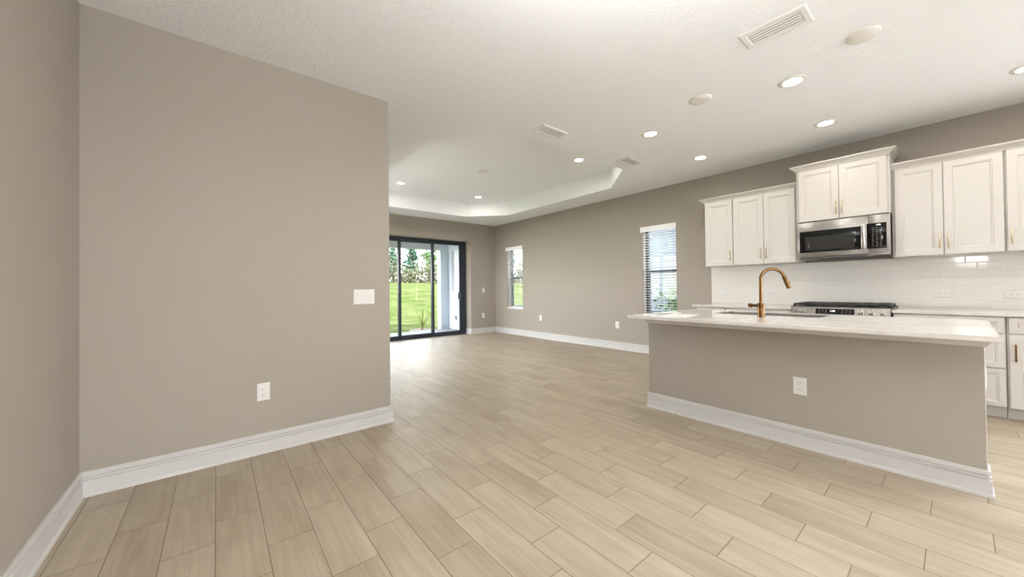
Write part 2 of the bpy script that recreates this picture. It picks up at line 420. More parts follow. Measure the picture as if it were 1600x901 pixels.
# ------------------------------------------------------------------ side windows and their blinds
def side_window(name, y0, y1, z0, z1):
    r = rootstruct(name); X0 = XR+.125
    b = MB(); f = .038
    b.box(X0, X0+.06, y0, y0+f, z0, z1, .002).box(X0, X0+.06, y1-f, y1, z0, z1, .002).box(X0, X0+.06, y0+f, y1-f, z0, z0+f, .002).box(X0, X0+.06, y0+f, y1-f, z1-f, z1, .002)
    b.build('window_frame', 'bronze', r)
    zm = 1.405
    MB().box(X0-.008, X0+.05, y0+f, y1-f, zm-.03, zm+.022, .003).build('meeting_rail', 'bronze', r)
    b = MB(); q = .028
    b.box(X0+.004, X0+.03, y0+f, y0+f+q, z0+f, zm-.03).box(X0+.004, X0+.03, y1-f-q, y1-f, z0+f, zm-.03).box(X0+.004, X0+.03, y0+f+q, y1-f-q, z0+f, z0+f+q)
    b.build('lower_sash', 'bronze', r)
    MB().box(X0+.018, X0+.022, y0+f, y1-f, z0+f, zm).build('lower_pane', 'glass_tint', r, smooth=False)
    MB().box(X0+.038, X0+.042, y0+f, y1-f, zm, z1-f).build('upper_pane', 'glass_tint', r, smooth=False)
    MB().box(XR-.012, XR+.19, y0, y1, z0-.02, z0, .003).build('window_sill', 'sill', r)
    return r
side_window('window_1', *W1, WZ0, WZ1)
side_window('window_2', *W2, WZ0, WZ1)
def blind(label, y0, y1):
    t = thing('window_blind', label, 'window blind', (XR+.03, (y0+y1)/2, WZ0), group='horizontal blinds on the side windows')
    MB().loft([[(XR-.032, y, 2.088), (XR-.036, y, 2.100), (XR-.030, y, 2.150), (XR-.036, y, 2.162), (XR-.034, y, 2.176), (XR-.002, y, 2.176), (XR-.002, y, 2.088)] for y in (y0-.014, y1+.014)]).box(XR-.002, XR+.055, y0+.004, y1-.004, 2.10, 2.162).build('valance', 'blind', t)
    b = MB(); n = 31; dz = (2.09-.70)/n; X0 = XR+.006
    for i in range(n):
        z = .712+dz*i; tl = .004
        b.loft([[(X0, y, z+tl), (X0+.025, y, z+.0035), (X0+.05, y, z-tl), (X0+.05, y, z-tl-.003), (X0+.025, y, z+.0005), (X0, y, z+tl-.003)] for y in (y0+.008, y1-.008)])
    b.build('slats', 'blind', t, angle=20)
    MB().box(X0, X0+.05, y0+.008, y1-.008, .664, .690, .003).build('bottom_rail', 'blind', t)
    b = MB()
    for y in (y0+.11, y1-.11):
        b.tube([(X0-.0015, y, .68), (X0-.0015, y, 2.10)], .0014, 6).tube([(X0+.0515, y, .68), (X0+.0515, y, 2.10)], .0014, 6)
    b.build('ladder_cords', 'blind', t)
    MB().tube([(X0-.006, y1-.05, 1.25), (X0-.006, y1-.05, 2.09)], .004, 8).build('tilt_wand', 'blind', t)
blind('white horizontal blind on the far narrow window near the room corner', *W1)
blind('white horizontal blind on the window beside the kitchen cabinets', *W2)
# small window in the left wall, behind the camera
r3 = rootstruct('window_3'); f = .03
b = MB(); X0, X1 = XL-.12, XL-.07
b.box(X0, X1, WL[0], WL[0]+f, WL[2], WL[3]).box(X0, X1, WL[1]-f, WL[1], WL[2], WL[3]).box(X0, X1, WL[0]+f, WL[1]-f, WL[2], WL[2]+f).box(X0, X1, WL[0]+f, WL[1]-f, WL[3]-f, WL[3])
b.build('window_frame', 'trim', r3)
MB().box(X0+.02, X0+.025, WL[0]+f, WL[1]-f, WL[2]+f, WL[3]-f).build('pane', 'glass', r3, smooth=False)

r8 = rootstruct('fill_window_back'); b = MB(); f = .06; y0, y1 = YB-.13, YB-.06
b.box(WB[0], WB[1], y0, y1, WB[2], WB[2]+f).box(WB[0], WB[1], y0, y1, WB[3]-f, WB[3])
for x in (WB[0], (WB[0]+WB[1]-f)/2, WB[1]-f): b.box(x, x+f, y0, y1, WB[2]+f, WB[3]-f)
b.build('window_frame', 'bronze', r8)
MB().box(WB[0]+f, WB[1]-f, y0+.03, y0+.036, WB[2]+f, WB[3]-f).build('pane', 'glass', r8, smooth=False)
r7 = rootstruct('fill_window_right'); b = MB(); x0, x1 = XR+.06, XR+.13
b.box(x0, x1, WN[0], WN[1], WN[2], WN[2]+f).box(x0, x1, WN[0], WN[1], WN[3]-f, WN[3])
for y in (WN[0], WN[0]+1.15, WN[0]+2.3, WN[1]-f): b.box(x0, x1, y, y+f, WN[2]+f, WN[3]-f)
b.build('window_frame', 'bronze', r7)
MB().box(x0+.03, x0+.036, WN[0]+f, WN[1]-f, WN[2]+f, WN[3]-f).build('pane', 'glass', r7, smooth=False)
WG = (4.6, 7.0, .70, 2.15)      # unseen window added to daylight the living end, on the partition's hidden face
r6 = rootstruct('fill_window_partition'); b = MB(); x0, x1 = XE-.12, XE-.05
b.box(x0, x1, WG[0], WG[1], WG[2], WG[2]+f).box(x0, x1, WG[0], WG[1], WG[3]-f, WG[3])
for y in (WG[0], WG[0]+1.17, WG[1]-f): b.box(x0, x1, y, y+f, WG[2]+f, WG[3]-f)
b.build('window_frame', 'bronze', r6)
MB().box(x0+.03, x0+.036, WG[0]+f, WG[1]-f, WG[2]+f, WG[3]-f).build('pane', 'glass', r6, smooth=False)

# ------------------------------------------------------------------ kitchen island
IX, IY0, IY1 = 3.216, -.087, 1.885
isl = thing('kitchen_island', 'long taupe kitchen island with white baseboard and outlet on its front', 'kitchen island', (3.58, .9, 0))
b = MB(); rr = .008
pp = [(IX, IY0+rr), (IX+rr*.3, IY0+rr*.3), (IX+rr, IY0), (IX+.118, IY0), (IX+.118, IY1), (IX+rr, IY1), (IX+rr*.3, IY1-rr*.3), (IX, IY1-rr)]
b.loft([[(x, y, 0) for x, y in pp], [(x, y, .857) for x, y in pp]]); b.build('knee_wall', 'wall', isl)
ipath = [(IX+.118, IY0), (IX, IY0), (IX, IY1), (IX+.118, IY1)]
MB().sweep(ipath, BBP).build('baseboard', 'trim', isl, angle=25)
MB().sweep(ipath, [(0, .803), (.007, .803), (.010, .811), (.014, .818), (.024, .832), (.034, .839), (.036, .846), (.042, .848), (.042, .857), (0, .857)]).build('cove_trim', 'cab', isl, angle=25)
b = MB()
b.box(IX+.118, 3.93, IY0, IY0+.02, .0, .857).box(IX+.118, 3.93, IY1-.02, IY1, .0, .857).box(IX+.118, 3.93, IY0+.02, IY1-.02, .10, .118).box(3.86, 3.88, IY0+.02, IY1-.02, 0, .10)
for y in (.56, 1.60): b.box(IX+.118, 3.91, y, y+.02, .118, .857)
b.box(3.91, 3.93, IY0+.02, IY1-.02, .82, .857)
b.build('cabinet_carcass', 'cab', isl, smooth=False)
for (y0, y1) in ((-.083, .235), (.24, .565), (.57, 1.085), (1.09, 1.605), (1.61, 1.88)):
    bb = MB().box(3.93, 3.95, y0, y1, .105, .815, .002).box(3.95, 3.956, y0+.055, y0+.07, .16, .76).box(3.95, 3.956, y1-.07, y1-.055, .16, .76)
    dd = bb.build('cabinet_door', 'cab', isl)
    MB().box(3.976, 3.984, y1-.045, y1-.035, .60, .74, .0015).box(3.95, 3.978, y1-.045, y1-.035, .60, .61).box(3.95, 3.978, y1-.045, y1-.035, .73, .74).build('pull', 'champ', dd)
# worktop with the sink cut out
CZ = .887
def slab(b, o, z0, z1, hole=None, e=.003):
    x0, x1, y0, y1 = o
    R = lambda i, z: [(x0+i, y0+i, z), (x1-i, y0+i, z), (x1-i, y1-i, z), (x0+i, y1-i, z)]
    rings = [R(e, z0), R(0, z0+e), R(0, z1-e), R(e, z1)]
    if hole:
        a0, a1, c0, c1 = hole
        Q = lambda i, z: [(a0-i, c0-i, z), (a1+i, c0-i, z), (a1+i, c1+i, z), (a0-i, c1+i, z)]
        rings += [Q(e, z1), Q(0, z1-e), Q(0, z0), R(e, z0)]
        b.loft(rings, False, False); bmesh.ops.remove_doubles(b.bm, verts=b.bm.verts, dist=1e-6)
    else: b.loft(rings)
    return b
SK = (3.70, 4.08, .69, 1.49)
ct = slab(MB(), (2.945, 4.17, -.130, 1.932), CZ-.030, CZ, SK).build('island_countertop', 'quartz', None, (3.55, .9, CZ-.03), angle=20)
tag(ct, 'long white veined quartz island worktop holding the sink and gold faucet', 'countertop')
def ring(x0, x1, y0, y1, z): return [(x0, y0, z), (x1, y0, z), (x1, y1, z), (x0, y1, z)]
x0, x1, y0, y1 = SK
snk = thing('kitchen_sink', 'undermount stainless sink set into the island worktop', 'sink', (3.89, 1.09, .62))
MB().loft([ring(x0-.002, x1+.002, y0-.002, y1+.002, .62), ring(x0-.004, x1+.004, y0-.004, y1+.004, .84), ring(x0-.02, x1+.02, y0-.02, y1+.02, .8555), ring(x0-.02, x1+.02, y0-.02, y1+.02, .8567), ring(x0+.0008, x1-.0008, y0+.0008, y1-.0008, .8567), ring(x0+.0008, x1-.0008, y0+.0008, y1-.0008, .8862), ring(x0+.004, x1-.004, y0+.004, y1-.004, .8862), ring(x0+.006, x1-.006, y0+.006, y1-.006, .65), ring(x0+.03, x1-.03, y0+.03, y1-.03, .635)]).build('basin', 'sink', snk)
MB().lathe([(.045, .0), (.045, .004), (.03, .005), (.028, .002), (0, .002)], (3.97, 1.09, .6355)).build('drain', 'steel', snk)

# faucet
fc = thing('kitchen_faucet', 'tall brushed gold gooseneck faucet standing on the island worktop', 'faucet', (3.53, 1.042, CZ))
fx, fy = 3.53, 1.042
MB().lathe([(.029, 0), (.029, .004), (.0265, .006), (.0265, .111), (.025, .114), (.0135, .114), (.0135, .12)], (fx, fy, CZ)).build('base', 'brass', fc)
th = math.radians(52); dx, dy = math.cos(th), -math.sin(th)
P = [(fx, fy, CZ+.10), (fx, fy, CZ+.2), (fx, fy, CZ+.31)]; ra = .088; zc = CZ+.31
for i in range(1, 17):
    a = pi - (pi*.915)*i/16
    P.append((fx+dx*(ra+ra*math.cos(a)), fy+dy*(ra+ra*math.cos(a)), zc+ra*math.sin(a)*1.0))
MB().tube(P, .0125, 18).build('spout', 'brass', fc, angle=60)
e1, e0 = Vector(P[-1]), Vector(P[-2]); dr = (e1-e0).normalized()
hd = MB().lathev([(.0125, -.004), (.0150, 0), (.0155, .03), (.0165, .085), (.0165, .10), (.013, .103)], e1, dr).build('spray_head', 'brass', fc)
side = Vector((dx, dy, 0)); nrm = (side - dr*side.dot(dr)).normalized()
MB().lathev([(.007, .012), (.007, .0195), (.005, .021)], e1+dr*.038, nrm).lathev([(.007, .012), (.007, .0205), (.005, .022)], e1+dr*.062, nrm).build('button', 'iron', hd)
hn = MB().lathe([(.0135, .022), (.0135, .060), (.0105, .061), (.0105, .065), (.0175, .066), (.0185, .070), (.0185, .088), (.016, .091)], (fx, fy, CZ+.092), 'Y').build('handle', 'brass', fc)

# papers on the island
def sheet(name, label, pts, z, curl=0):
    t = .0012; n = len(pts)
    b = MB().loft([[(x, y, z+cz) for (x, y, cz) in pts], [(x, y, z+t+cz) for (x, y, cz) in pts]])
    o = b.build(name, 'paper', None, (pts[0][0], pts[0][1], z), smooth=False)
    return tag(o, label, 'paper')
def rect(cx, cy, lx, ly, a, lift=(0, 0, 0, 0)):
    ca, sa = math.cos(a), math.sin(a); Q = []
    for (u, v), l in zip(((-1, -1), (1, -1), (1, 1), (-1, 1)), lift): Q.append((cx+u*lx/2*ca-v*ly/2*sa, cy+u*lx/2*sa+v*ly/2*ca, l))
    return Q
ps = sheet('paper_sheet', 'white sheet lying on the island worktop, the one nearer the sink', rect(3.22, 1.585, .36, .24, .10), CZ+.0002)
br = sheet('brochure', 'white brochure with blue print at the far left end of the island worktop', rect(3.12, 1.845, .20, .13, -.25), CZ+.0002)
MB().loft([[(x, y, CZ+.0015) for x, y, q in rect(3.06, 1.868, .05, .05, -.25)], [(x, y, CZ+.0018) for x, y, q in rect(3.06, 1.868, .05, .05, -.25)]]).build('printed_logo', 'blueink', br, smooth=False)
bk = sheet('folded_leaflet', 'white leaflet with shade painted under its raised edge, lying between the brochure and the loose sheet', rect(3.40, 1.79, .30, .16, .05, (.002, 0, 0, .006)), CZ+.0002)
MB().loft([[(x, y, CZ+q+.0016) for x, y, q in rect(3.35, 1.745, .14, .045, .05, (.003, .002, .002, .003))], [(x, y, CZ+.002+q) for x, y, q in rect(3.35, 1.745, .14, .045, .05, (.003, .002, .002, .003))]]).build('paper_shadow', 'shadow_grey', bk, smooth=False)  # dark strip painted for the shade under the lifted leaflet

# ------------------------------------------------------------------ cabinets on the right wall
def pull_v(X, y, z0, z1, parent, mt='champ'):
    return MB().box(X-.034, X-.026, y-.0055, y+.0055, z0, z1, .0015).box(X-.027, X, y-.005, y+.005, z0, z0+.011).box(X-.027, X, y-.005, y+.005, z1-.011, z1).build('pull', mt, parent)
def pull_h(X, y, z, parent, l=.14, mt='champ'):
    return MB().box(X-.034, X-.026, y-l/2, y+l/2, z-.0055, z+.0055, .0015).box(X-.027, X, y-l/2, y-l/2+.011, z-.005, z+.005).box(X-.027, X, y+l/2-.011, y+l/2, z-.005, z+.005).build('pull', mt, parent)
BX = XR-.004
CRP = [(0, 0), (.004, 0), (.006, .010), (.012, .014), (.018, .022), (.032, .034), (.042, .040), (.045, .046), (.050, .047), (.050, .058), (0, .058)]
def upper(label, X, y0, y1, z0, z1, doors, pz):
    t = thing('wall_cabinet', label, 'kitchen cabinet', (BX, (y0+y1)/2, z0), group='white upper cabinets')
    MB().box(X+.0205, BX, y0, y1, z0, z1, .001).build('body', 'cab', t)
    for (a, c, py) in doors:
        d = MB().door(X, a, c, z0+.003, z1-.012).build('door', 'cab', t, angle=20)
        pull_v(X, py, pz, pz+.135, d)
    return t
UX = 5.41; UZ0, UZ1 = 1.424, 2.330
upper('narrow white single-door upper cabinet at the window end of the run', UX, 1.910, 2.275, UZ0, UZ1, [(1.914, 2.262, 1.940)], 1.490)
upper('white double-door upper cabinet just left of the microwave', UX, 1.197, 1.908, UZ0, UZ1, [(1.556, 1.904, 1.583), (1.225, 1.552, 1.524)], 1.490)
cc = upper('tall-set white double-door cabinet above the microwave', 5.33, .421, 1.195, 1.880, 2.490, [(.817, 1.172, .838), (.444, .813, .790)], 1.935)
MB().sweep([(BX, .421), (5.332, .421), (5.332, 1.195), (BX, 1.195)], [(d, z+2.482) for d, z in CRP]).build('crown', 'cab', cc, angle=25)
upper('white double-door upper cabinet just right of the microwave', UX, -.272, .419, UZ0, UZ1, [(.079, .398, .104), (-.268, .075, .048)], 1.490)
upper('white upper cabinet at the right edge of the photo', UX, -.730, -.274, UZ0, UZ1, [(-.726, -.284, -.307)], 1.490)
tag(MB().sweep([(UX+.002, 1.196), (UX+.002, 2.276), (BX, 2.276)], [(d, z+2.320) for d, z in CRP]).build('crown_moulding', 'cab', None, (UX, 1.7, 2.32), angle=25), 'white crown moulding on the lower cabinets left of the microwave', 'crown moulding')
tag(MB().sweep([(UX+.002, -.730), (UX+.002, .420)], [(d, z+2.320) for d, z in CRP]).build('crown_moulding', 'cab', None, (UX, -.1, 2.32), angle=25), 'white crown moulding on the cabinets right of the microwave', 'crown moulding')

CF = 5.11   # base cabinet front plane
KZ = .896
def base(label, y0, y1, fronts):
    t = thing('base_cabinet', label, 'kitchen cabinet', (BX, (y0+y1)/2, 0), group='white base cabinets')
    MB().box(CF+.0205, BX, y0, y1, .100, .864, .001).build('body', 'cab', t)
    MB().box(CF+.085, CF+.10, y0, y1, 0, .0995).build('toe_kick', 'toe', t, smooth=False)
    for kind, a, c, z0, z1, py in fronts:
        if kind == 'drawer':
            d = MB().door(CF, a, c, z0, z1, fr=.036).build('drawer', 'cab', t, angle=20); pull_h(CF, (a+c)/2, (z0+z1)/2, d)
        else:
            d = MB().door(CF, a, c, z0, z1, fr=.056).build('door', 'cab', t, angle=20); pull_v(CF, py, .497, .637, d, 'brass')
    return t
base('white drawer base cabinet right of the range, mostly behind the island', -.248, .404, [('drawer', -.242, .398, .726, .856, 0), ('drawer', -.242, .398, .432, .717, 0), ('drawer', -.242, .398, .106, .424, 0)])
base('white base cabinet with brass door pull at the right edge of the photo', -.900, -.252, [('drawer', -.572, -.262, .726, .856, 0), ('drawer', -.894, -.580, .726, .856, 0), ('door', -.572, -.262, .106, .717, -.293), ('door', -.894, -.580, .106, .717, -.86)])
base('white base cabinet left of the range, behind the faucet', 1.212, 1.905, [('drawer', 1.218, 1.899, .726, .856, 0), ('door', 1.218, 1.556, .106, .717, 1.53), ('door', 1.562, 1.899, .106, .717, 1.59)])
base('narrow white base cabinet at the window end of the counter', 1.908, 2.272, [('drawer', 1.912, 2.266, .726, .856, 0), ('door', 1.912, 2.266, .106, .717, 1.94)])
for (a, c, lb) in ((1.206, 2.315, 'white quartz counter along the wall left of the range'), (-.902, .410, 'white quartz counter along the wall right of the range')):
    tag(slab(MB(), (CF-.022, XR-.013, a, c), KZ-.030, KZ).build('wall_countertop', 'quartz', None, (5.4, (a+c)/2, KZ-.03), angle=20), lb, 'countertop')
tag(MB().box(XR-.011, XR-.0005, -.95, 2.320, KZ+.0005, UZ0+.002).build('tile_backsplash', 'tile', None, (0, 0, 0), smooth=False), 'glossy white subway tile backsplash between counters and upper cabinets', 'backsplash', kind='structure')

# ------------------------------------------------------------------ text helper (flat lettering as mesh)
def text_mb(txt, size, origin, ux, uy, depth=.0006):
    cu = bpy.data.curves.new('lettering', 'FONT'); cu.body = txt; cu.size = size; cu.extrude = depth; cu.align_x = 'CENTER'; cu.align_y = 'CENTER'
    o = bpy.data.objects.new('lettering', cu); C.objects.link(o); bpy.context.view_layer.update()
    me = o.to_mesh(); ux, uy = Vector(ux).normalized(), Vector(uy).normalized(); uz = ux.cross(uy); O = Vector(origin)
    b = MB(); vs = [b.bm.verts.new(O+ux*v.co.x+uy*v.co.y+uz*v.co.z) for v in me.vertices]
    for p in me.polygons:
        try: b.bm.faces.new([vs[i] for i in p.vertices])
        except ValueError: pass
    o.to_mesh_clear(); bpy.data.objects.remove(o, do_unlink=True); bpy.data.curves.remove(cu)
    return b

# ------------------------------------------------------------------ microwave
mw = thing('microwave', 'stainless over-the-range microwave with black glass door under the tall cabinet', 'microwave', (5.55, .806, 1.452))
Y0, Y1, Z0, Z1, MX = .424, 1.188, 1.456, 1.876, 5.33
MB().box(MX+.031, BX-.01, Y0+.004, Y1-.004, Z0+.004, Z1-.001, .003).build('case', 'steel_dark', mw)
dr = MB().box(MX, MX+.030, .586, Y1, Z0+.016, Z1-.004, .004).build('door', 'steel', mw)
win = MB().box(MX-.0025, MX+.002, .645, 1.168, 1.522, 1.768, .002).build('window', 'black', dr)
MB().box(MX-.0032, MX-.002, .696, 1.118, 1.546, 1.700).build('screen', 'mesh', win, smooth=False)
MB().box(MX-.0036, MX-.0031, 1.082, 1.088, 1.575, 1.635).build('scale_mark', 'key', win, smooth=False)
MB().box(MX-.042, MX-.026, .606, .640, 1.515, 1.785, .006, 3).box(MX-.03, MX, .612, .634, 1.520, 1.545).box(MX-.03, MX, .612, .634, 1.755, 1.780).build('handle', 'steel_bright', dr)
b = MB().lathev([(.0175, 0), (.0175, .0015), (.0150, .0015), (.0148, .0006), (0, .0006)], (MX-.0001, .800, 1.822), (-1, 0, 0))
for k in range(4):
    a0 = k*pi/2+.4
    b.tube([(MX-.0014, .800+math.cos(a0+t*.5)*(.011-.0018*t), 1.822+math.sin(a0+t*.5)*(.011-.0018*t)) for t in range(5)], .0009, 6)
b.build('emblem', 'vent', dr)
pn = MB().box(MX, MX+.030, Y0, .583, Z0+.016, Z1-.004, .004).build('control_panel', 'steel', mw)
MB().box(MX-.0025, MX+.002, .452, .600, 1.520, 1.786, .002).build('panel_glass', 'black', pn)
b = MB(); random.seed(3)
for i in range(10):
    for j in range(3):
        y = .556-.030*j; z = 1.738-.0215*i
        b.box(MX-.0031, MX-.0024, y-.009, y+.009*random.uniform(.2, 1), z-.0032, z+.0032)
b.build('keypad', 'key', pn, smooth=False)
text_mb('1:46', .021, (MX-.0032, .512, 1.766), (0, -1, 0), (0, 0, 1), .0003).build('clock_display', 'digit', pn, smooth=False)
b = MB().box(MX+.01, MX+.05, .60, 1.17, Z0-.012, Z0+.004, .002)
b.box(MX+.06, BX-.03, .62, 1.02, Z0-.016, Z0+.004, .003)
b.build('bottom_vent', 'dgrey', mw)
MB().box(MX+.004, MX+.028, Y0+.002, .582, Z0+.0, Z0+.0155, .002).build('lower_trim', 'steel', mw)
MB().box(MX+.06, MX+.25, 1.04, 1.17, Z0-.010, Z0+.004, .002).build('grease_filter', 'steel', mw)

# ------------------------------------------------------------------ range
rg = thing('gas_range', 'stainless slide-in gas range with black grates and front knobs', 'stove', (5.4, .808, 0))
RY0, RY1 = .414, 1.202
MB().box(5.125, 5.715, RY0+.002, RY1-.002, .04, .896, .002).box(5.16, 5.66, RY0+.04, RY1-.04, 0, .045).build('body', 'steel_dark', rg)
MB().loft([[(5.126, y, .908), (5.092, y, .908), (5.086, y, .904), (5.056, y, .822), (5.126, y, .822)] for y in (RY0+.001, RY1-.001)]).build('control_panel', 'steel', rg, angle=25)
cp = [o for o in bpy.data.objects if o.parent == rg and o.name.startswith('control_panel')][0]
nv = Vector((-.939, 0, .344)); uv = Vector((.344, 0, .939)); pc = Vector((5.071, 0, .863))
def pan(y, v, d): return Vector((0, y, 0)) + pc + uv*v + nv*d
b = MB(); hw = .030
b.loft([[pan(y, v, d) for y, v in ((.675, -hw), (.985, -hw), (.985, hw), (.675, hw))] for d in (-.001, .0018)])
dp = b.build('display_glass', 'black', cp, smooth=False)
text_mb('1:46', .026, pan(.845, .004, .0022), (0, -1, 0), uv, .0003).build('clock_display', 'digit', dp, smooth=False)
for grp in ((.955, .925, .897), (.765, .735, .707)):
    b = MB()
    for y in grp:
        for v in (-.016, 0, .016):
            b.loft([[pan(y+a, v+c, d) for a, c in ((-.007, -.0025), (.007, -.0025), (.007, .0025), (-.007, .0025))] for d in (.0017, .0022)])
    b.build('key_legend', 'key', dp, smooth=False)
for y in (1.165, 1.098, .630, .552, .472):
    kb = MB().lathev([(.027, 0), (.027, .006), (.0235, .008), (.022, .030), (.020, .033), (0, .033)], pan(y, 0, .0003), nv).build('knob', 'steel_bright', rg)
    MB().loft([[pan(y+a, c, d) for a, c in ((-.004, -.021), (.004, -.021), (.004, .021), (-.004, .021))] for d in (.031, .040)]).build('grip', 'steel', kb)
MB().box(5.090, 5.730, RY0-.004, RY1+.004, .8985, .912, .003).build('cooktop', 'iron', rg)
for k in range(3):
    y0 = RY0+.012+k*.258; y1 = y0+.250; b = MB(); x0, x1 = 5.125, 5.690; zt = .942
    b.box(x0, x1, y0, y0+.014, zt-.016, zt, .003).box(x0, x1, y1-.014, y1, zt-.016, zt, .003).box(x0, x0+.014, y0+.014, y1-.014, zt-.016, zt, .003).box(x1-.014, x1, y0+.014, y1-.014, zt-.016, zt, .003)
    for x in (5.26, 5.40, 5.54): b.box(x, x+.012, y0+.014, y1-.014, zt-.014, zt, .002)
    b.box(x0+.014, x1-.014, (y0+y1)/2-.006, (y0+y1)/2+.006, zt-.0135, zt+.0005, .002)
    for x in (x0+.002, x1-.016):
        for y in (y0, y1-.014): b.box(x, x+.014, y, y+.014, .912, zt-.010)
    b.build('grate', 'iron', rg)
for (x, y) in ((5.26, .55), (5.54, .55), (5.40, .808), (5.26, 1.066), (5.54, 1.066)):
    MB().lathe([(.048, 0), (.048, .008), (.036, .010), (.036, .013), (0, .0135)], (x, y, .912)).build('burner', 'iron', rg)
od = MB().box(5.085, 5.1245, RY0+.003, RY1-.003, .205, .815, .004).build('oven_door', 'steel', rg)
MB().box(5.082, 5.086, RY0+.10, RY1-.10, .34, .66).build('window', 'black', od, smooth=False)
MB().tube([(5.035, RY0+.05, .765), (5.035, RY1-.05, .765)], .013, 14).box(5.03, 5.086, RY0+.07, RY0+.09, .757, .773).box(5.03, 5.086, RY1-.09, RY1-.07, .757, .773).build('handle', 'steel', od)
MB().box(5.090, 5.1245, RY0+.003, RY1-.003, .05, .198, .004).build('storage_drawer', 'steel', rg)

# ------------------------------------------------------------------ outlets and switches (local: plate faces -Y, in XZ)
def plate(b, wd, ht):
    R = lambda i, y: [(-wd/2+i, y, -ht/2+i), (wd/2-i, y, -ht/2+i), (wd/2-i, y, ht/2-i), (-wd/2+i, y, ht/2-i)]
    return b.loft([R(0, 0), R(0, -.002), R(.003, -.0055), R(.006, -.006)])
def outlet(label, loc, rot=(0, 0, 0), group='electrical outlets', scale=1.0, cat='outlet'):
    t = thing('wall_outlet', label, cat, loc, rot, group, local=True)
    plate(MB(), .078*scale, .124*scale).build('cover_plate', 'plate', t, angle=20)
    for s in (-1, 1):
        z = s*.0195
        pts = [(math.cos(a)*.0172, math.sin(a)*.0145) for a in [2*pi*i/20 for i in range(20)]]
        f = MB().loft([[(x, -.0055, z+q) for x, q in pts], [(x, -.0075, z+q) for x, q in pts]]).build('socket', 'plate', t, angle=20)
        MB().box(-.0080, -.0055, -.0078, -.0072, z-.001, z+.0075).box(.0055, .0080, -.0078, -.0072, z, z+.0065).lathe([(.0026, -.0078), (.0026, -.0072)], (0, 0, z-.007), 'Y', 10).build('slots', 'slot', f, smooth=False)
    MB().lathe([(.003, -.0070), (.003, -.0055)], (0, 0, 0), 'Y', 10).build('screw', 'plate', t)
    return t
def switch(label, loc, n=1, rot=(0, 0, 0)):
    t = thing('light_switch', label, 'light switch', loc, rot, None, local=True)
    wd = .078+.046*(n-1)
    plate(MB(), wd, .124).build('cover_plate', 'plate', t, angle=20)
    for k in range(n):
        x = (k-(n-1)/2)*.046
        MB().loft([[(x-.0165, -.0055, -.0335), (x+.0165, -.0055, -.0335), (x+.0165, -.0055, .0335), (x-.0165, -.0055, .0335)], [(x-.0165, -.0065, -.0335), (x+.0165, -.0065, -.0335), (x+.0165, -.0095, .0335), (x-.0165, -.0095, .0335)]]).build('rocker', 'plate', t, smooth=False)
    b = MB()
    for k in range(n):
        x = (k-(n-1)/2)*.046
        b.box(x-.0180, x-.0166, -.0062, -.0055, -.035, .035).box(x-.0166, x+.018, -.0062, -.0055, -.0352, -.0338)
    b.build('rocker_gap', 'toe', t, smooth=False)
    return t
RX = (0, 0, -pi/2); RH = (0, pi/2, -pi/2)
outlet('white duplex outlet low on the taupe partition wall', (.2535, YW, .433))
outlet('white duplex outlet on the front of the island', (IX, .720, .430), RX)
outlet('white outlet low on the right wall near the room corner', (XR, 6.03, .463), RX)
outlet('white outlet low on the right wall just left of the island', (XR, 3.985, .448), RX)
outlet('white outlet low on the far wall beside the sliding door', (5.335, YF, .451))
outlet('white outlet plate on the end panel of the island', (IX+.13, IY0, .618))
switch('white single switch on the far wall beside the sliding door', (5.347, YF, 1.104))
switch('white three-rocker light switch on the taupe partition wall', (.953, YW, 1.092), 3)
BSX = XR-.011
outlet('white horizontal outlet on the tile just behind the faucet', (BSX, 1.550, 1.049), RH)
outlet('white horizontal outlet on the tile right of the range', (BSX, .101, 1.042), RH)
outlet('white horizontal outlet on the tile at the right edge of the photo', (BSX, -.331, 1.038), RH)
hs = switch('white horizontal switch on the tile near the window end of the counter', (BSX, 2.137, 1.054), 1, RH)

# ------------------------------------------------------------------ ceiling fixtures
G = 'recessed ceiling lights'
rl = thing('recessed_light', 'lit recessed light over the island, nearest the large vent', 'ceiling light', (3.623, .822, H), None, G, local=True)
MB().lathe([(.094, 0), (.094, -.003), (.088, -.007), (.066, -.008), (.0585, -.003), (.0585, 0)], (0, 0, 0), n=40).build('trim_ring', 'cover', rl)
MB().lathe([(.058, -.0003), (.058, -.0018), (0, -.0025)], (0, 0, 0), n=40).build('lens', 'lens', rl)
for (x, y, z, lb) in (
    (3.636, 2.070, H, 'lit recessed light over the island end, right of the small left vent'),
    (4.827, .827, H, 'lit recessed light above the aisle in front of the microwave'),
    (4.827, 2.065, H, 'lit recessed light in front of the wall right of the tray ceiling'),
    (4.840, -.372, H, 'lit recessed light cut by the right edge of the photo'),
    (2.620, 6.425, TZ, 'lit recessed light in the tray ceiling, far left'),
    (4.330, 6.430, TZ, 'lit recessed light in the tray ceiling, far right corner'),
    (4.310, 3.640, TZ, 'lit recessed light in the tray ceiling, near the front right edge'),
    (2.620, 3.640, TZ, 'lit recessed light in the tray ceiling, near the front left edge'),
    (3.630, -.40, H, 'added recessed light over the near end of the island, outside the frame'),  # this and the rest are unseen lamps, added to brighten the room
    (3.630, -1.9, H, 'added recessed light behind the camera on the kitchen side'),
    (4.830, -1.9, H, 'added recessed light behind the camera by the kitchen wall'),
    (.60, .10, H, 'added recessed light above the camera in the dining area'),
    (1.90, .10, H, 'added recessed light above the dining area on the island side'),
    (.60, -1.9, H, 'added recessed light behind the camera on the left'),
    (1.90, -1.9, H, 'added recessed light behind the camera at the middle')):
    dup(rl, (x, y, z), lb)
px_, py_, pz_ = .85, .20, 2.16  # unseen uplight, added to throw fill light onto the ceiling
fl = thing('fill_uplight', 'added unseen metal bowl uplight filling the room off the ceiling, above the camera', 'ceiling light', (px_, py_, H))
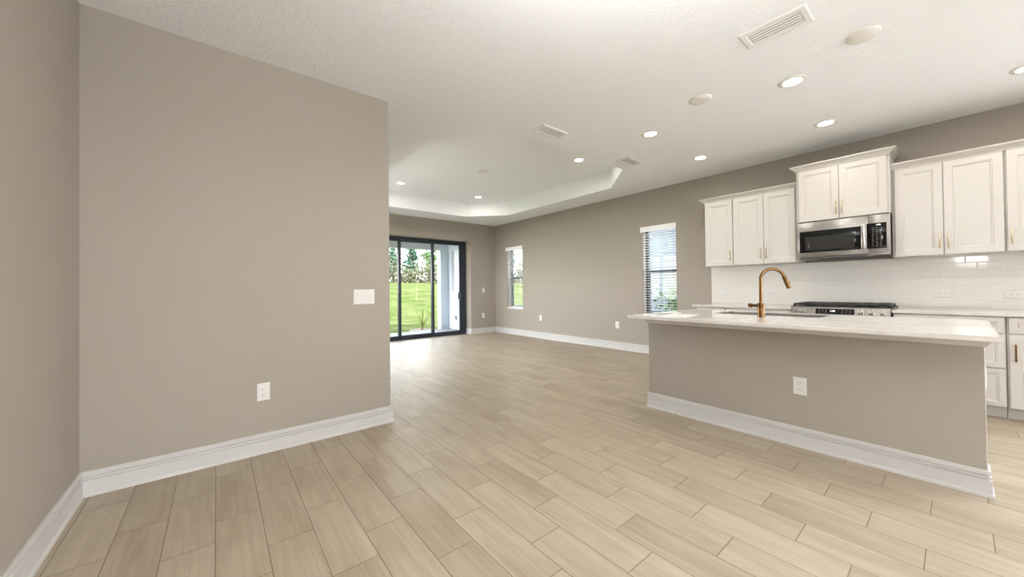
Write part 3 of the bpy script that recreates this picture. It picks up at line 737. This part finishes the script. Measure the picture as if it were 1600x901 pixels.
MB().lathe([(.0, -.10), (.10, -.085), (.17, -.04), (.205, .02), (.21, .04), (.203, .04), (.198, .02)], (px_, py_, pz_), n=48).build('bowl', 'cover', fl)
MB().lathe([(.196, .021), (.196, .024), (0, .026)], (px_, py_, pz_), n=48).build('diffuser', 'diffuser', fl)
MB().tube([(px_, py_, pz_+.02), (px_, py_, H-.02)], .008, 12).lathe([(.06, -.022), (.06, 0)], (px_, py_, H), n=32).build('stem', 'cover', fl)
cv = thing('ceiling_cover', 'round white blank cover plate on the ceiling right of the large vent', 'cover plate', (3.322, .373, H), None, 'round blank ceiling covers', local=True)
MB().lathe([(.088, 0), (.088, -.006), (.080, -.013), (.04, -.017), (0, -.0175)], n=40).build('disc', 'cover', cv, angle=40)
dup(cv, (3.322, 1.409, H), 'round white blank cover plate between two lights over the island')
dup(cv, (3.451, 4.971, TZ), 'round white blank cover plate at the centre of the tray ceiling')
def vent(label, cx, cy, lx, ly, along, n, fl, dp):
    t = thing('ceiling_vent', label, 'air vent', (cx, cy, H), None, 'ceiling air vents')
    x0, x1, y0, y1 = cx-lx/2, cx+lx/2, cy-ly/2, cy+ly/2
    def rg_(i, z): return [(x0+i, y0+i, z), (x1-i, y0+i, z), (x1-i, y1-i, z), (x0+i, y1-i, z)]
    b = MB(); b.loft([rg_(0, H), rg_(0, H-.003), rg_(.006, H-.008), rg_(fl-.004, H-.008), rg_(fl, H-.002), rg_(fl, H)], False, False)
    b.build('frame', 'vent', t, angle=20)
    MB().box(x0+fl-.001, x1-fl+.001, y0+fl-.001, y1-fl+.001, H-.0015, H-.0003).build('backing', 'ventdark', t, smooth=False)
    a0, a1 = (x0+fl, x1-fl) if along == 'Y' else (y0+fl, y1-fl)
    for i in range(n):
        p = a0+(a1-a0)*(i+.5)/n; h = (a1-a0)/n*.5*.50; q = 1
        L = [(p-h, H-.003 if q > 0 else H-dp), (p+h, H-dp if q > 0 else H-.003), (p+h, (H-dp if q > 0 else H-.003)+.0015), (p-h, (H-.003 if q > 0 else H-dp)+.0015)]
        if along == 'Y': MB().loft([[(u, y, z) for u, z in L] for y in (y0+fl, y1-fl)]).build('louver', 'vent', t, smooth=False)
        else: MB().loft([[(x, u, z) for u, z in L] for x in (x0+fl, x1-fl)]).build('louver', 'vent', t, smooth=False)
vent('large white ceiling vent at the top of the photo', 2.784, .716, .212, .356, 'Y', 5, .036, .0070)
vent('white ceiling vent at the near edge of the tray ceiling', 2.745, 2.698, .366, .185, 'X', 7, .032, .0045)
vent('white ceiling vent near the right corner of the tray ceiling', 4.225, 2.700, .352, .195, 'X', 4, .034, .0048)

# ------------------------------------------------------------------ outside: lanai, lawn, planting, next house
struct(MB().box(.5, 5.62, YF+.31, 9.80, -.14, -.045).build('patio_floor', 'paver', smooth=False))
struct(MB().box(.3, 5.9, YF+.31, 10.1, 2.62, 2.74).build('lanai_ceiling', 'lanai', smooth=False))
struct(MB().box(.5, 5.199, 9.78, 9.98, 2.315, 2.62).build('lanai_beam', 'lanai', smooth=False))
b = MB(); LX = 5.47
b.box(LX, LX+.15, YF+.31, 9.10, -.1, 2.62).box(LX, LX+.15, 9.58, 9.779, -.1, 2.62).box(LX, LX+.15, 9.10, 9.58, -.1, 1.09).box(LX, LX+.15, 9.10, 9.58, 2.30, 2.62)
struct(b.build('wall_lanai', 'stucco', smooth=False))
struct(MB().box(5.20, 5.62, 9.78, 10.0, -.14, 2.62, .006).build('lanai_column', 'stucco'))
lw = rootstruct('window_4')
MB().box(LX+.05, LX+.09, 9.10, 9.13, 1.09, 2.30).box(LX+.05, LX+.09, 9.55, 9.58, 1.09, 2.30).box(LX+.05, LX+.09, 9.13, 9.55, 1.09, 1.12).box(LX+.05, LX+.09, 9.13, 9.55, 2.27, 2.30).build('window_frame', 'blind', lw, smooth=False)
MB().box(LX+.040, LX+.044, 9.13, 9.55, 1.12, 2.27).build('pane', 'glass', lw, smooth=False)
b = MB()
for k in range(27): b.loft([[(LX+.056, y, 1.125+k*.0425), (LX+.059, y, 1.125+k*.0425), (LX+.072, y, 1.125+k*.0425+.044), (LX+.069, y, 1.125+k*.0425+.044)] for y in (9.132, 9.548)])
b.build('shutter', 'blind', lw, smooth=False)
oo = thing('outdoor_outlet', 'small grey covered outlet low on the lanai wall outside the sliding door', 'outlet', (LX, 9.345, .30))
MB().box(LX-.018, LX-.0005, 9.305, 9.385, .235, .365, .004).build('back_box', 'toe', oo)
MB().box(LX-.048, LX-.018, 9.312, 9.378, .262, .360, .008).build('flip_cover', 'steel_dark', oo)
MB().tube([(LX-.02, 9.345, .24), (LX-.03, 9.34, .19), (LX-.015, 9.33, .16)], .006, 8).build('cord', 'dgrey', oo)

def lz(x, y):
    t = min(1, max(0, (y-10.2)/24)); t = t*t*(3-2*t)
    return -.12 + 1.95*t + .04*math.sin(x*.7)*math.sin(y*.5)*min(1, max(0, (y-11)/4))
b = MB(); bm = b.bm; nx, ny = 70, 60; g = []
for j in range(ny+1):
    y = -8 + 60*j/ny; g.append([bm.verts.new((-12+70*i/nx, y, lz(-12+70*i/nx, y) - (.0 if y > 9 else .05))) for i in range(nx+1)])
for j in range(ny):
    for i in range(nx):
        xc = -12+70*(i+.5)/nx; yc = -8+60*(j+.5)/ny
        if -1.2 < xc < 6.0 and -5.4 < yc < 8.2: continue
        bm.faces.new((g[j][i], g[j][i+1], g[j+1][i+1], g[j+1][i]))
struct(b.build('lawn', 'lawn'))
struct(MB().box(-9, 9, -14, YB-.2, -.14, -.06).box(XR+.19, 9, YB-.2, .5, -.14, -.06).build('bounce_slab', 'concrete', smooth=False))  # unseen pale ground, added to bounce daylight up through the rear windows
struct(MB().box(-1.6, XE-.15, YW+.15, 8.0, -.14, -.06).build('bounce_strip', 'pale_concrete', smooth=False))  # unseen bright strip, added to bounce daylight into the tray ceiling

def leaf(bm, p, size, rng, droop=0):
    d = Vector((rng.gauss(0, 1), rng.gauss(0, 1), rng.gauss(0, 1)-droop)).normalized(); u = d.orthogonal().normalized()
    a = rng.uniform(0, 6.28); v = d.cross(u); u, v = u*math.cos(a)+v*math.sin(a), v*math.cos(a)-u*math.sin(a)
    q = [p-u*size*.4, p+d*size*.5+0*u, p+u*size*.4, p-d*size*.5]
    bm.faces.new([bm.verts.new(x) for x in q])
def tree(name, label, cat, x, y, h, wd, kind, group, seed):
    rng = random.Random(seed); z0 = lz(x, y)-.05
    t = thing(name, label, cat, (x, y, z0), None, group)
    MB().tube([(x, y, z0), (x+.04, y, z0+h*.35), (x-.03, y+.03, z0+h*.9)], [h*.022, h*.017, h*.005], 8).build('trunk', 'bark', t)
    b = MB(); bm = b.bm
    if kind == 'pine':
        L = 9
        for k in range(L):
            f = k/(L-1); zz = z0+h*(.22+.74*f); rad = wd*(1-f*.86)*rng.uniform(.75, 1.1)
            for q in range(7):
                a = rng.uniform(0, 6.28); tip = Vector((math.cos(a)*rad, math.sin(a)*rad, rng.uniform(-.05, .16)*h*.3))
                for i in range(16):
                    s = rng.uniform(.12, 1); leaf(bm, Vector((x, y, zz))+tip*s+Vector((rng.gauss(0, .05), rng.gauss(0, .05), rng.gauss(0, .05)))*h*.4, .055*h*rng.uniform(.6, 1.2), rng)
    else:
        cl = [Vector((x+rng.gauss(0, wd*.42), y+rng.gauss(0, wd*.42), z0+h*rng.uniform(.3, .92))) for _ in range(14)]
        for c in cl:
            for i in range(75):
                leaf(bm, c+Vector((rng.gauss(0, 1), rng.gauss(0, 1), rng.gauss(0, .8)))*wd*.22, .05*h*rng.uniform(.6, 1.2), rng)
    b.build('foliage', 'pine' if kind == 'pine' else 'leaf', t, smooth=False, fixn=False)
    return t
# seen through the sliding door
tree('pine_tree', 'tallest blue-green pine beyond the lawn, seen through the middle door pane', 'tree', 14.9, 34.0, 4.9, 1.15, 'pine', None, 11)
for i, (x, y, h, k) in enumerate(((9.6, 36.2, 3.0, 'bush'), (11.2, 33.8, 3.2, 'pine'), (12.2, 36.6, 3.6, 'bush'), (13.0, 33.9, 3.0, 'pine'), (13.9, 36.4, 4.0, 'pine'), (16.0, 36.6, 3.9, 'pine'), (17.0, 33.7, 2.6, 'bush'), (18.0, 36.4, 4.3, 'bush'), (18.9, 34.0, 3.6, 'pine'), (20.0, 36.6, 4.6, 'pine'), (21.1, 34.0, 4.0, 'bush'), (23.0, 36.5, 4.2, 'pine'), (14.9, 38.6, 3.9, 'bush'), (17.1, 38.8, 4.6, 'pine'), (12.9, 38.8, 4.4, 'pine'), (19.3, 38.9, 4.4, 'bush'))):
    tree('pine_tree' if k == 'pine' else 'bushy_tree', 'young %s in the tree line beyond the lawn behind the sliding door' % ('pine' if k == 'pine' else 'leafy tree'), 'tree', x, y, h, 0.95 if k == 'pine' else .85, k, 'tree line beyond the lawn', 30+i)
for i, (x, y, h, k) in enumerate(((24.6, 33.8, 3.4, 'pine'), (27.0, 33.6, 3.8, 'bush'), (29.6, 33.9, 3.2, 'pine'), (32.2, 33.8, 3.4, 'bush'))):
    tree('pine_tree' if k == 'pine' else 'bushy_tree', 'green %s seen through the blind of the far window' % ('pine' if k == 'pine' else 'leafy tree'), 'tree', x, y, h, 1.0, k, 'trees behind the far window', 60+i)
rng = random.Random(5); b = MB()
for i in range(15000):
    x = rng.uniform(6, 36); y = 31.7+rng.uniform(-.6, .6)
    leaf(b.bm, Vector((x, y, lz(x, y)+abs(rng.gauss(0, .85))*(1+.4*math.sin(x*1.7)))), rng.uniform(.10, .26), rng)
tag(b.build('brush', 'brush', None, (15, 31.7, 0), smooth=False, fixn=False), 'band of olive and brown brush along the far edge of the lawn', 'brush', kind='stuff')
# strap-leaf plant beside the patio
px, py = 4.86, 10.36; pz = lz(px, py)
pl = thing('strap_leaf_plant', 'spiky yellow-green plant at the edge of the patio outside the sliding door', 'plant', (px, py, pz))
rng = random.Random(9); b = MB()
for i in range(26):
    a = rng.uniform(0, 6.28); L = rng.uniform(.55, .95); sp = rng.uniform(.12, .44); wv = .018; rings = []
    ca, sa = math.cos(a), math.sin(a)
    for k in range(7):
        f = k/6; rr_ = sp*f**1.4; zz = L*(f-.35*sp*f*f*1.4); w_ = wv*(1-f*.9)
        rings.append([(px+ca*rr_-sa*w_, py+sa*rr_+ca*w_, pz+zz), (px+ca*rr_+sa*w_, py+sa*rr_-ca*w_, pz+zz), (px+ca*rr_, py+sa*rr_, pz+zz-.006)])
    b.loft(rings)
b.build('leaves', 'strap', pl)
MB().lathe([(.05, -.05), (.05, .06), (.03, .10)], (px, py, pz), n=12).build('stem', 'bark', pl)
tag(MB().lathe([(.42, -.03), (.36, .03), (.2, .055), (0, .06)], (px, py, pz), n=24).build('mulch_bed', 'soil', None, (px, py, pz)), 'low brown mulch mound around the spiky plant', 'mulch', kind='stuff')
# the next house, seen through the kitchen-side window
nh = thing('neighbour_house', 'pale stucco house next door behind the blind beside the kitchen', 'house', (11, 2, -.2))
MB().box(9.2, 16, .5, 8.4, -.2, 3.1).build('wall', 'neighbour', nh, smooth=False)
MB().loft([[(8.7, 0, 3.1), (16.5, 0, 3.1), (16.5, 8.9, 3.1), (8.7, 8.9, 3.1)], [(8.7, 0, 3.25), (16.5, 0, 3.25), (16.5, 8.9, 3.25), (8.7, 8.9, 3.25)], [(12.4, 3.8, 5.0), (12.8, 3.8, 5.0), (12.8, 5.0, 5.0), (12.4, 5.0, 5.0)]]).build('roof', 'roof', nh, smooth=False)
rng = random.Random(21); sxp, syp = 8.0, 3.95; sz = lz(sxp, syp)-.05
sh = thing('shrub', 'leafy green shrub against the next house, low in the window beside the kitchen', 'shrub', (sxp, syp, sz))
b = MB()
for i in range(900):
    v = Vector((rng.gauss(0, .24), rng.gauss(0, .20), abs(rng.gauss(.75, .32)))); leaf(b.bm, Vector((sxp, syp, sz+.05))+v, rng.uniform(.05, .11), rng)
b.build('foliage', 'leaf', sh, smooth=False, fixn=False)
MB().tube([(sxp, syp, sz-.03), (sxp, syp+.02, sz+.9)], [.03, .012], 8).build('stem', 'bark', sh)
